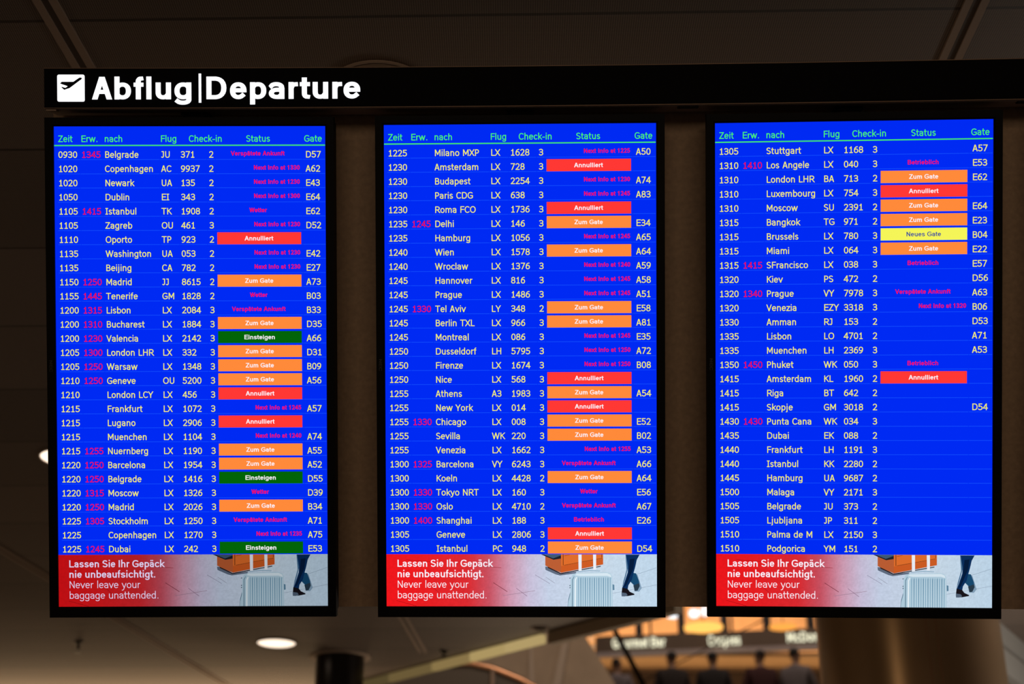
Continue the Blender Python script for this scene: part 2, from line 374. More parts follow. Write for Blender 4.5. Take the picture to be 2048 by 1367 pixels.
# ------------------------------------------------------------------ setting: ceiling, trims, floor, walls
H = 3.6
def eE(t): return (.753 + .866 * t, 7.948 - t)          # diagonal edge of the low ceiling towards the atrium
def eG(t): return (2.849 + .594 * t, 8.267 + t)
cp = [(-9, -7), (9, -7), (9, eG(10.36)[1]), eG(10.36), eG(-.667), (1.15, 7.6), eE(.17), eE(-5.5), (-9, eE(-5.5)[1])]
mb = MB(); mb.prism([(x, y, H) for x, y in cp], (0, 0, .28)); ceiling = tag(mb.build('ceiling', ceil_mat), kind='structure')
def trim(p, q, name, gap=True, w=.054):
    p, q = Vector((p[0], p[1], H)), Vector((q[0], q[1], H)); t = (q - p).normalized(); s = Vector((-t.y, t.x, 0))
    mb = MB()
    for a, b_ in (((-.5, -.17), (.17, .5)) if gap else ((-.5, .5),)):
        pts = [p + s * (w * a), p + s * (w * b_), p + s * (w * b_) + Vector((0, 0, -.006)), p + s * (w * a) + Vector((0, 0, -.006))]
        mb.prism(pts, q - p)
    if gap:
        mb.cur = 1
        pts = [p + s * (w * -.17), p + s * (w * .17), p + s * (w * .17) + Vector((0, 0, -.0015)), p + s * (w * -.17) + Vector((0, 0, -.0015))]
        mb.prism(pts, q - p)
    return tag(mb.build(name, [trim_metal, groove_dark]), kind='structure')
trim((-1.176, .5), (-.57, 9.1), 'trim_1')
trim((1.014, .5), (1.052, 6.3), 'trim_2')
trim((-3.2, 2.2), (-1.96, 10.6), 'trim_3')
mb = MB(); mb.box(-9, 12, -7, 34, -.2, 0); tag(mb.build('floor', stone), kind='structure')
mb = MB(); mb.box(-9.2, -9, -7, 34, 0, 3.6); tag(mb.build('wall_left', plaster), kind='structure')

# fascia under the two free edges of the low ceiling
def edge_band(p, q, z0, z1, th=.06):
    p, q = Vector((p[0], p[1], 0)), Vector((q[0], q[1], 0)); t = (q - p).normalized(); n = Vector((-t.y, t.x, 0))
    if n.y < 0: n = -n
    a = [p + Vector((0, 0, z0)), q + Vector((0, 0, z0)), q + Vector((0, 0, z1)), p + Vector((0, 0, z1))]
    return a, n * th
mb = MB()
a, d = edge_band(eG(-.66), eG(9), 3.478, 3.6); mb.prism(a, d)
a, d = edge_band(eG(-.66), eG(9), 3.452, 3.478); mb.cur = 1; mb.prism([p + d * .3 for p in a], d * .6)
a, d = edge_band(eG(-.66), eG(9), 3.30, 3.452); mb.cur = 0; mb.prism(a, d)
tag(mb.build('trim_4', [steel_grey, groove_dark]), kind='structure')
mb = MB(); a, d = edge_band(eE(.17), eE(-.62), 3.53, 3.6); mb.prism(a, d)
a, d = edge_band(eE(-2.45), eE(-5.4), 3.545, 3.6); mb.prism(a, d)
tag(mb.build('trim_5', mat('edge_brown', (.50, .40, .29), .7)), kind='structure')

# strip light set into the diagonal ceiling edge, its light fall-off painted as a dimmer glow per module
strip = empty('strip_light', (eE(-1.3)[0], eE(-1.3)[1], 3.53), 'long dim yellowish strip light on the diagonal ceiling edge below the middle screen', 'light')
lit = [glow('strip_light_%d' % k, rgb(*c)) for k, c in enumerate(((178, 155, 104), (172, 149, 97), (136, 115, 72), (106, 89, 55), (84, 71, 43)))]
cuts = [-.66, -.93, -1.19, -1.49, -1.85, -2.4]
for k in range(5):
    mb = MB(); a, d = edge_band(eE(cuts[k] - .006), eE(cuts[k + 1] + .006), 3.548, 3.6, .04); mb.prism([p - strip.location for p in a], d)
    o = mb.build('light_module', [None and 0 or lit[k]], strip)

# ------------------------------------------------------------------ ceiling fittings
def downlight(px, py, label, on):
    p = ray(px, py); p = CAM + p * ((H - CAM.z) / p.z)
    t = empty('downlight', p, label, 'light', 'round recessed downlights' if on else None)
    mb = MB(); mb.lathe([(.118, .0), (.124, -.001), (.127, -.003), (.124, -.006), (.119, -.006), (.117, -.002)]); mb.build('trim_ring', trim_metal, t)
    mb = MB()
    mb.lathe([(.004, .0), (.116, .0), (.117, -.002), (.105, -.008), (.06, -.012), (.004, -.014)]); mb.build('diffuser', glow('lamp_white', (1.6, 1.28, .98, 1)) if on else mat('lamp_off', (.25, .19, .15), .5), t)
    if on: lamp('downlight_bulb', 'SPOT', p + Vector((0, 0, -.03)), 14, (1, .74, .48), .08, look=p + Vector((0, 0, -3)), spot=120)
    return t
downlight(553, 1284.5, 'glowing round downlight in the ceiling below the left screen', True)
downlight(140, 915, 'glowing round downlight half hidden behind the left screen edge', True)
downlight(761, 180, 'unlit brown round downlight peeking over the sign', False)
p = at(1080, 1253, 8.45); p.z = H
t = empty('spotlight', p, 'small unlit recessed spotlight on the ceiling under the middle screen', 'light')
mb = MB(); mb.lathe([(.05, 0), (.056, -.002), (.058, -.005), (.05, -.008), (.042, -.004)], n=32); mb.build('trim_ring', trim_metal, t)
mb = MB(); mb.lathe([(.004, -.002), (.03, -.002), (.041, -.004)], n=32); mb.build('lamp_head', mat('spot_head', (.05, .04, .035), .4, .5), t)
for (px, py, lb, ln) in ((158, 1282, 'small dark sprinkler hanging from the ceiling below the left screen', .045), (888, 1301, 'tiny sprinkler beside the round black column', .014)):
    p = ray(px, py); p = CAM + p * ((H - CAM.z) / p.z)
    t = empty('sprinkler', p, lb, 'sprinkler')
    mb = MB(); mb.lathe([(.03, 0), (.026, -.008), (.009, -.01), (.009, -ln), (.016, -ln - .004)], n=16); mb.build('pipe', dark_metal, t)
    mb = MB(); mb.lathe([(.004, -ln - .004), (.004, -ln - .02), (.022, -ln - .021), (.022, -ln - .024)], n=16); mb.build('deflector', dark_metal, t)

# ------------------------------------------------------------------ columns
col = empty('cladded_column', (1.957, 7.0, 0), 'thick round column clad in brown metal below the right screen', 'column'); col['kind'] = 'structure'
mb = MB(); mb.lathe([(.44, 0), (.44, 3.6)], n=128); mb.build('cladding', column_metal, col)
for a in (-94.2, -88.0):
    mb = MB(); mb.tube([(.4395 * math.cos(R(a)), .4395 * math.sin(R(a)), z) for z in (0.02, 1.8, 3.58)], .0022, 8); mb.build('panel_joint', copper, col)
col = empty('round_column', (-1.115, 9.25, 0), 'slim round black column under the ceiling below the left screen', 'column'); col['kind'] = 'structure'
mb = MB(); mb.lathe([(.157, 0), (.157, 3.6)], n=64); mb.build('shaft', mat('column_black', (.02, .016, .014), .28, .6), col)
mb = MB(); mb.lathe([(.158, 3.594), (.2, 3.594), (.2, 3.6), (.158, 3.6)], n=64); mb.build('collar', trim_metal, col)

# ------------------------------------------------------------------ hanging board frame: everything below hangs on it, bowed very slightly
TB = R(1.4)
def zc(x): return 3.0055 - R(1.5 * x + 1.5 * x * x)
def bp(x, h, off=0.0):            # point of the board: x along, h up, off towards the viewer
    yaw = R(1.5 + 3 * x); hh = h + .0045 * x
    n = Vector((-math.sin(yaw) * math.cos(TB), 0 + math.sin(TB), -math.cos(yaw) * math.cos(TB)))
    return c2w(Vector((x, -hh * math.cos(TB), zc(x) - hh * math.sin(TB))) + n * off)
def slab(mb, x0, x1, h0, h1, o0, o1, n=24):
    """bowed slab between two offsets (o0 front, o1 back)"""
    xs = [x0 + (x1 - x0) * i / n for i in range(n + 1)]; v = []; f = []
    for x in xs: v += [bp(x, h0, o0), bp(x, h1, o0), bp(x, h1, o1), bp(x, h0, o1)]
    for i in range(n):
        a, b_ = 4 * i, 4 * i + 4
        for k in range(4): f.append((a + k, a + (k + 1) % 4, b_ + (k + 1) % 4, b_ + k))
    f += [(3, 2, 1, 0), (4 * n, 4 * n + 1, 4 * n + 2, 4 * n + 3)]
    mb.add(v, f)
def local(o):                      # move an object's mesh so that its origin is its parent's place
    if o.parent:
        for v in o.data.vertices: v.co -= o.parent.location
    return o

board = empty('mounting_board', bp(.5, -.588, -.14), 'long hanging brown board behind the three departure screens', 'board')
mb = MB(); slab(mb, -1.003, 2.1, -.588, .56, -.128, -.165, 30); local(mb.build('panel', board_brown, board))
for x in (1.3, 2.0):
    mb = MB(); p0, p1 = bp(x, .5, -.168), bp(x, .5, -.168); p1.z = H
    mb.tube([p0, p1], .0022, 8); local(mb.build('hanger_wire', dark_metal, board))

# ------------------------------------------------------------------ illuminated sign
S0, S1, SH0, SH1 = -.9845, 2.1, .4972, .5792
sign = empty('departure_sign', bp(.5, SH0, -.05), 'long black lightbox sign with white letters Abflug and Departure', 'sign')
mb = MB(); slab(mb, S0, S1, SH0, SH1, 0, -.098, 30); local(mb.build('housing', sign_black, sign))
for h0, h1, z0, z1 in ((SH1, SH1 + .0014, .001, -.098), (SH0 - .0016, SH0, .001, -.004)):
    mb = MB(); slab(mb, S0 - .001, S1, h0, h1, z0, z1, 30); local(mb.build('edge_profile', sign_edge, sign))
mb = MB(); slab(mb, S0, S1, SH0 - .003, SH0 - .0001, -.006, -.098, 30); local(mb.build('underside', mat('sign_underside', (.5, .4, .36), .6), sign))
for x in (.37, 1.07):
    mb = MB(); slab(mb, x - .022, x + .022, SH0 - .006, SH0 - .003, -.01, -.03, 3); local(mb.build('underside_slot', black_matte, sign))
mb = MB(); slab(mb, S0 + .003, S0 + .024, SH0 - .006, SH0 - .003, -.002, -.02, 2); local(mb.build('end_clip', trim_metal, sign))
white_glow = glow('sign_white', (1.25, 1.25, 1.3, 1), 1.0)
mb = MB()
SPAN_A = [(-0.8844, -0.8419), (-0.8371, -0.8024), (-0.7971, -0.7753), (-0.7705, -0.7593), (-0.7507, -0.7184), (-0.7112, -0.6757)]
SPAN_D = [(-0.644, -0.6019), (-0.5943, -0.5596), (-0.5522, -0.5179), (-0.5126, -0.4797), (-0.4709, -0.4507), (-0.4472, -0.4247), (-0.4201, -0.3874), (-0.3786, -0.3575), (-0.355, -0.3197)]
BASE, CAPH = .5144, .0474
def sign_letters(word, spans):    # each letter between its measured left and right edge
    k = CAPH / 100.0
    for ch, (xa, xb) in zip(word, spans):
        write(mb, SIGNF, ch, lambda a, b_: bp(a * k, BASE + b_ * k, .0016), span=(xa / k, xb / k))
sign_letters('Abflug', SPAN_A)
local(mb.build('lettering', white_glow, sign)); mb = MB()
sign_letters('Departure', SPAN_D)
local(mb.build('lettering', white_glow, sign))
mb = MB(); slab(mb, -.6602, -.6551, .5073, .5682, .0016, .0002, 1); local(mb.build('divider_bar', white_glow, sign))
# pictogram tile with the taking-off aeroplane
T0, T1, TV0, TV1 = -.9567, -.8994, .5098, .5664
mb = MB(); rr = .0036; outl = []
for cx_, cy_, a0 in ((T1 - rr, TV1 - rr, 0), (T0 + rr, TV1 - rr, 90), (T0 + rr, TV0 + rr, 180), (T1 - rr, TV0 + rr, 270)):
    for i in range(6):
        a = R(a0 + 18 * i); outl.append((cx_ + rr * math.cos(a), cy_ + rr * math.sin(a)))
mb.poly([bp(x, h, .0016) for x, h in outl]); picto = local(mb.build('pictogram_tile', white_glow, sign))
plane = [(117, 321 - 0), (0, 0)]
pl = [(318, 331), (342, 303), (527, 303), (617, 240), (640, 234), (660, 240), (664, 252), (655, 263), (468, 403), (440, 412), (383, 432), (337, 389), (347, 383), (400, 400), (436, 377), (430, 370)]
mb = MB(); mb.poly([bp(T0 + (x - 272) / 433 * (T1 - T0), TV1 - (y - 188) / 432 * (TV1 - TV0), .0022) for x, y in pl])
o = mb.build('aeroplane', sign_black, picto)
for v in o.data.vertices: v.co -= sign.location

# ------------------------------------------------------------------ departure screens
PW, PH = .5727, .5727 * 961.5 / 545 * 1.00765
BLUE = glow('screen_blue', rgb(0, 42, 243)); RULE = glow('screen_rule', rgb(18, 74, 252))
GREEN = glow('screen_green', rgb(76, 250, 78)); LINE = glow('screen_green_line', rgb(66, 226, 100))
YELL = glow('screen_yellow', rgb(248, 243, 84)); MAG = glow('screen_magenta', rgb(246, 0, 40)); MAG2 = glow('screen_magenta_bold', rgb(255, 0, 52))
WHITE = glow('screen_white', rgb(250, 245, 250)); NAVY = glow('screen_navy', rgb(45, 70, 150))
ORANGE = glow('screen_orange', rgb(255, 138, 58)); RED = glow('screen_red', rgb(255, 56, 52)); DGREEN = glow('screen_dark_green', rgb(2, 100, 8)); YBAR = glow('screen_yellow_bar', rgb(245, 245, 88))
pic = bpy.data.materials.new('notice_picture'); pic.use_nodes = True
n_ = pic.node_tree; n_.nodes.clear()
o_ = n_.nodes.new('ShaderNodeOutputMaterial'); e_ = n_.nodes.new('ShaderNodeEmission'); at_ = n_.nodes.new('ShaderNodeAttribute'); at_.attribute_name = 'tint'
n_.links.new(at_.outputs['Color'], e_.inputs['Color']); n_.links.new(e_.outputs[0], o_.inputs[0]); pic.cycles.emission_sampling = 'NONE'
NT = glow('notice_white', rgb(250, 240, 250)); NT_DIM = glow('notice_white_dim', rgb(216, 206, 236))

def UV(u, v, z): return ((u / 545 - .5) * PW, (.5 - v / 961.5) * PH, z)
EM = .1295
def say(mb, face, s, u, v, z, em=EM, fit=None, track=0.0):
    return write(mb, face, s, lambda a, b_: UV(u + .9 + a * em, v - b_ * em, z), fitw=(fit / em if fit else None), track=track)
NOTE = {'A': 'Annulliert', 'Z': 'Zum Gate', 'E': 'Einsteigen', 'N': 'Neues Gate'}
WORD = {'V': 'Versp\u00e4tete Ankunft', 'W': 'Wetter', 'B': 'Betrieblich'}
BAR = {'A': RED, 'Z': ORANGE, 'E': DGREEN, 'N': YBAR}
BARWORD = {'A': 'red status badge reading Annulliert', 'Z': 'orange status badge reading Zum Gate', 'E': 'dark green status badge reading Einsteigen', 'N': 'yellow status badge reading Neues Gate'}

LEFT = """0930|1345|Belgrade|JU|371|2|V|D57
1020||Copenhagen|AC|9937|2|1330|A62
1020||Newark|UA|135|2|1230|E43
1050||Dublin|EI|343|2|1300|E64
1105|1415|Istanbul|TK|1908|2|W|E62
1105||Zagreb|OU|461|3|1230|D52
1110||Oporto|TP|923|2|A|
1135||Washington|UA|053|2|1230|E42
1135||Beijing|CA|782|2|1230|E27
1150|1250|Madrid|JJ|8615|2|Z|A73
1155|1445|Tenerife|GM|1828|2|W|B03
1200|1315|Lisbon|LX|2084|3|V|B33
1200|1310|Bucharest|LX|1884|3|Z|D35
1200|1230|Valencia|LX|2142|3|E|A66
1205|1300|London LHR|LX|332|3|Z|D31
1205|1250|Warsaw|LX|1348|3|Z|B09
1210|1250|Geneve|OU|5200|3|Z|A56
1210||London LCY|LX|456|3|A|
1215||Frankfurt|LX|1072|3|1245|A57
1215||Lugano|LX|2906|3|A|
1215||Muenchen|LX|1104|3|1240|A74
1215|1255|Nuernberg|LX|1190|3|Z|A55
1220|1250|Barcelona|LX|1954|3|Z|A52
1220|1250|Belgrade|LX|1416|3|E|D55
1220|1315|Moscow|LX|1326|3|W|D39
1220|1250|Madrid|LX|2026|3|Z|B34
1225|1305|Stockholm|LX|1250|3|V|A71
1225||Copenhagen|LX|1270|3|1235|A75
1225|1245|Dubai|LX|242|3|E|E53"""
MIDDLE = """1225||Milano MXP|LX|1628|3|1225|A50
1230||Amsterdam|LX|728|3|A|
1230||Budapest|LX|2254|3|1230|A74
1230||Paris CDG|LX|638|3|1245|A83
1230||Roma FCO|LX|1736|3|A|
1235|1245|Delhi|LX|146|3|Z|E34
1235||Hamburg|LX|1056|3|1245|A65
1240||Wien|LX|1578|3|Z|A64
1240||Wroclaw|LX|1376|3|1240|A59
1245||Hannover|LX|816|3|1245|A58
1245||Prague|LX|1486|3|1245|A51
1245|1330|Tel Aviv|LY|348|2|Z|E58
1245||Berlin TXL|LX|966|3|Z|A81
1245||Montreal|LX|086|3|1245|E35
1250||Dusseldorf|LH|5795|3|1250|A72
1250||Firenze|LX|1674|3|1250|B08
1250||Nice|LX|568|3|A|
1255||Athens|A3|1983|3|Z|A54
1255||New York|LX|014|3|A|
1255|1330|Chicago|LX|008|3|Z|E52
1255||Sevilla|WK|220|3|Z|B02
1255||Venezia|LX|1662|3|1255|A53
1300|1325|Barcelona|VY|6243|3|V|A66
1300||Koeln|LX|4428|2|Z|A64
1300|1330|Tokyo NRT|LX|160|3|W|E56
1300|1330|Oslo|LX|4710|2|V|A67
1300|1400|Shanghai|LX|188|3|B|E26
1305||Geneve|LX|2806|3|A|
1305||Istanbul|PC|948|2|Z|D54"""
RIGHT = """1305||Stuttgart|LX|1168|3||A57
1310|1410|Los Angele|LX|040|3|B|E53
1310||London LHR|BA|713|2|Z|E62
1310||Luxembourg|LX|754|3|A|
1310||Moscow|SU|2391|2|Z|E64
1315||Bangkok|TG|971|2|Z|E23
1315||Brussels|LX|780|3|N|B04
1315||Miami|LX|064|3|Z|E22
1315|1415|SFrancisco|LX|038|3|B|E57
1320||Kiev|PS|472|2||D56
1320|1340|Prague|VY|7978|3|V|A63
1320||Venezia|EZY|3318|3|1320|B06
1330||Amman|RJ|153|2||D53
1335||Lisbon|LO|4701|2||A71
1335||Muenchen|LH|2369|3||A53
1350|1450|Phuket|WK|050|3|B|
1415||Amsterdam|KL|1960|2|A|
1415||Riga|BT|642|2||
1415||Skopje|GM|3018|2||D54
1430|1430|Punta Cana|WK|034|3||
1435||Dubai|EK|088|2||
1440||Frankfurt|LH|1191|3||
1440||Istanbul|KK|2280|2||
1445||Hamburg|UA|9687|2||
1500||Malaga|VY|2171|3||
1505||Belgrade|JU|373|2||
1505||Ljubljana|JP|311|2||
1510||Palma de M|LX|2150|3||
1510||Podgorica|YM|151|2||"""

def mix(a, b_, t): return tuple(x + (y - x) * t for x, y in zip(a, b_))
def frame_pose(rx, ry, rz, pos):
    v = Vector((R(rx), R(ry), R(rz))); m = Matrix.Rotation(v.length, 3, v.normalized())
    ex, ey, ez = (c2wd(m.col[i]) for i in range(3))
    M4 = Matrix((ex, -ey, -ez)).transposed().to_4x4(); M4.translation = c2w(Vector(pos)); return M4

def notice(parent, dim):
    """picture with warning about unattended baggage along the bottom of a screen"""
    V0, V1 = 857.0, 961.5; z = .0004
    rnd = random.Random(3)
    def tint(r_, g_, b_, k=1.0): return tuple(lin(max(0, min(255, x))) * k * dim for x in (r_, g_, b_))
    mb = MB(); nu, nv = 240, 48
    val = [[rnd.random() for _ in range(nu + 2)] for _ in range(nv + 2)]
    def back(u, v):
        t = u / 545
        c = [(0, (246, 22, 28)), (.14, (240, 30, 34)), (.30, (226, 44, 50)), (.38, (206, 84, 100)), (.46, (212, 158, 182)), (.53, (206, 196, 222)), (.60, (202, 214, 236)), (.8, (206, 224, 240)), (1, (196, 220, 240))]
        for (a, ca), (b_, cb) in zip(c, c[1:]):
            if t <= b_: return mix(ca, cb, (t - a) / (b_ - a))
        return c[-1][1]
    for j in range(nv):
        for i in range(nu):
            u0, u1 = 545 * i / nu, 545 * (i + 1) / nu; v0, v1 = V0 + (V1 - V0) * j / nv, V0 + (V1 - V0) * (j + 1) / nv
            s = .93 + .085 * (.4 * val[j][i] + .2 * val[j + 1][i] + .2 * val[j][i + 1] + .2 * val[j // 3][i // 5])
            col = tint(*[x * s for x in back((u0 + u1) / 2, 0)])
            mb.col = col; mb.quad(UV(u0, v1, z), UV(u1, v1, z), UV(u1, v0, z), UV(u0, v0, z))
    def seam(u0, v0, u1, v1, w=.5, c=(90, 84, 110), zz=.0006):
        dx, dy = u1 - u0, v1 - v0; l = math.hypot(dx, dy); nx, ny = -dy / l * w, dx / l * w
        mb.col = tint(*c); mb.quad(UV(u0 + nx, v0 + ny, zz), UV(u1 + nx, v1 + ny, zz), UV(u1 - nx, v1 - ny, zz), UV(u0 - nx, v0 - ny, zz))
    for a in ((96, 925, 110, 938, .45, (170, 20, 26)), (216, 914, 244, 932, .5, (120, 40, 54)), (262, 925, 284, 941, .4, (130, 100, 130)), (300, 898, 330, 916, .4, (140, 136, 160)), (322, 903, 340, 915, .35, (140, 140, 160)),
              (20, 950, 60, 961, .4, (160, 14, 20)), (40, 868, 90, 872, .4, (170, 16, 22)), (490, 902, 544, 884, .35, (140, 160, 180)), (452, 936, 545, 918, .35, (150, 166, 186)), (180, 880, 232, 884, .4, (150, 30, 40)), (236, 940, 300, 930, .35, (150, 120, 140))):
        seam(*a)
    o = mb.build('baggage_notice', pic, parent)
    # counter
    def shape(name, polys, zz):
        q = MB()
        for c, pts in polys:
            q.col = tint(*c); q.poly([UV(u, v, zz + .00004 * k_) for k_, (u, v) in [(0, p) for p in pts]]); zz += .00004
        return q.build(name, pic, o)
    def X_(x): return 312 + (x - 210) / 7.062   # picture measured in a close-up
    def Y_(y): return 857 + (y - 125) / 7.062
    def S(*pts): return [(X_(x), Y_(y)) for x, y in pts]
    shape('counter_picture', [
        ((96, 108, 128), S((270, 300), (330, 300), (500, 395), (720, 370), (700, 395), (480, 425), (420, 410), (275, 345))),
        ((40, 22, 16), S((310, 300), (490, 390), (1060, 288), (1060, 300), (490, 404), (310, 318))),
        ((188, 94, 52), S((272, 125), (500, 125), (500, 388), (272, 285))),
        ((224, 110, 44), S((498, 125), (1094, 125), (1094, 268), (498, 386))),
        ((206, 92, 36), S((498, 290), (1094, 182), (1094, 268), (498, 386))),
        ((60, 26, 14), S((522, 125), (530, 125), (530, 280), (522, 281))),
        ((60, 26, 14), S((540, 276), (1080, 176), (1080, 181), (540, 281))),
        ((60, 26, 14), S((540, 145), (620, 130), (620, 134), (540, 149))),
        ((60, 26, 14), S((1072, 125), (1078, 125), (1078, 170), (1072, 171))),
        ((28, 34, 44), S((210, 125), (495, 125), (495, 185), (390, 202), (290, 160))),
        ((64, 90, 116), S((250, 125), (495, 125), (495, 140), (385, 182), (290, 145)))], .0008)
    rib = []
    body = S((592, 860), (600, 790), (625, 690), (632, 470), (660, 410), (720, 385), (1150, 378), (1205, 400), (1222, 450), (1228, 860))
    rib.append(((84, 116, 138), S((588, 860), (598, 760), (625, 660), (640, 700), (645, 860))))
    rib.append(((178, 206, 222), body))
    rib.append(((216, 232, 242), S((690, 420), (720, 395), (1150, 388), (1200, 410), (1212, 450), (1150, 428), (760, 432))))
    for k in range(15):
        x = 736 + k * 32; c = (120, 158, 182) if k % 2 else (140, 176, 198)
        rib.append((c, S((x, 470), (x + 10, 440), (x + 18, 470), (x + 14, 860), (x + 4, 860))))
        rib.append(((206, 226, 238), S((x + 20, 470), (x + 26, 470), (x + 24, 860), (x + 18, 860))))
    rib.append(((110, 140, 160), S((648, 860), (652, 480), (680, 430), (686, 434), (664, 486), (662, 860))))
    rib.append(((232, 242, 248), S((684, 860), (690, 480), (712, 440), (722, 446), (708, 490), (704, 860))))
    rib.append(((236, 240, 248), S((742, 125), (788, 125), (788, 356), (745, 356))))
    rib.append(((236, 240, 248), S((950, 125), (994, 125), (994, 340), (954, 340))))
    rib.append(((150, 180, 200), S((724, 362), (900, 345), (1055, 352), (1050, 364), (900, 358), (730, 374))))
    rib.append(((90, 130, 156), S((1226, 545), (1250, 552), (1252, 625), (1228, 630))))
    for y in (455, 560, 590): rib.append(((90, 110, 126), S((614, y), (630, y - 6), (630, y + 8), (614, y + 14))))
    shape('suitcase_picture', rib, .0018)
    shape('walker_picture', [
        ((132, 160, 184), S((1535, 400), (1580, 410), (1615, 520), (1640, 600), (1600, 650), (1535, 645), (1530, 590), (1560, 540), (1510, 470))),
        ((24, 74, 112), S((1490, 380), (1560, 390), (1600, 500), (1610, 560), (1560, 590), (1510, 540), (1470, 500))),
        ((40, 58, 74), S((1520, 560), (1600, 530), (1612, 570), (1580, 635), (1540, 640))),
        ((70, 110, 146), S((1410, 125), (1425, 125), (1450, 300), (1400, 490), (1360, 600), (1380, 500), (1425, 340))),
        ((10, 46, 92), S((1418, 125), (1610, 125), (1570, 200), (1548, 300), (1520, 400), (1500, 480), (1450, 560), (1440, 620), (1362, 600), (1400, 500), (1440, 380), (1445, 300))),
        ((6, 28, 60), S((1470, 190), (1540, 180), (1520, 330), (1480, 420), (1420, 560), (1380, 600), (1450, 400))),
        ((24, 20, 26), S((1362, 590), (1440, 610), (1470, 650), (1535, 680), (1535, 694), (1440, 712), (1358, 714), (1352, 690))),
        ((84, 100, 120), S((1352, 660), (1420, 670), (1440, 700), (1400, 716), (1354, 716)))], .0034)
    q = MB()
    for s, v, f, w in (('Lassen Sie Ihr Gep\u00e4ck', 881.5, NOTEB, 193.5), ('nie unbeaufsichtigt.', 902.5, NOTEB, 176), ('Never leave your', 923.5, NOTER, 144.5), ('baggage unattended.', 944.8, NOTER, 182.5)):
        say(q, f, s, 20.6 if f is NOTEB else 20.8, v, .0044, .142, fit=w)
    q.build('notice_text', NT if dim > .8 else NT_DIM, o)

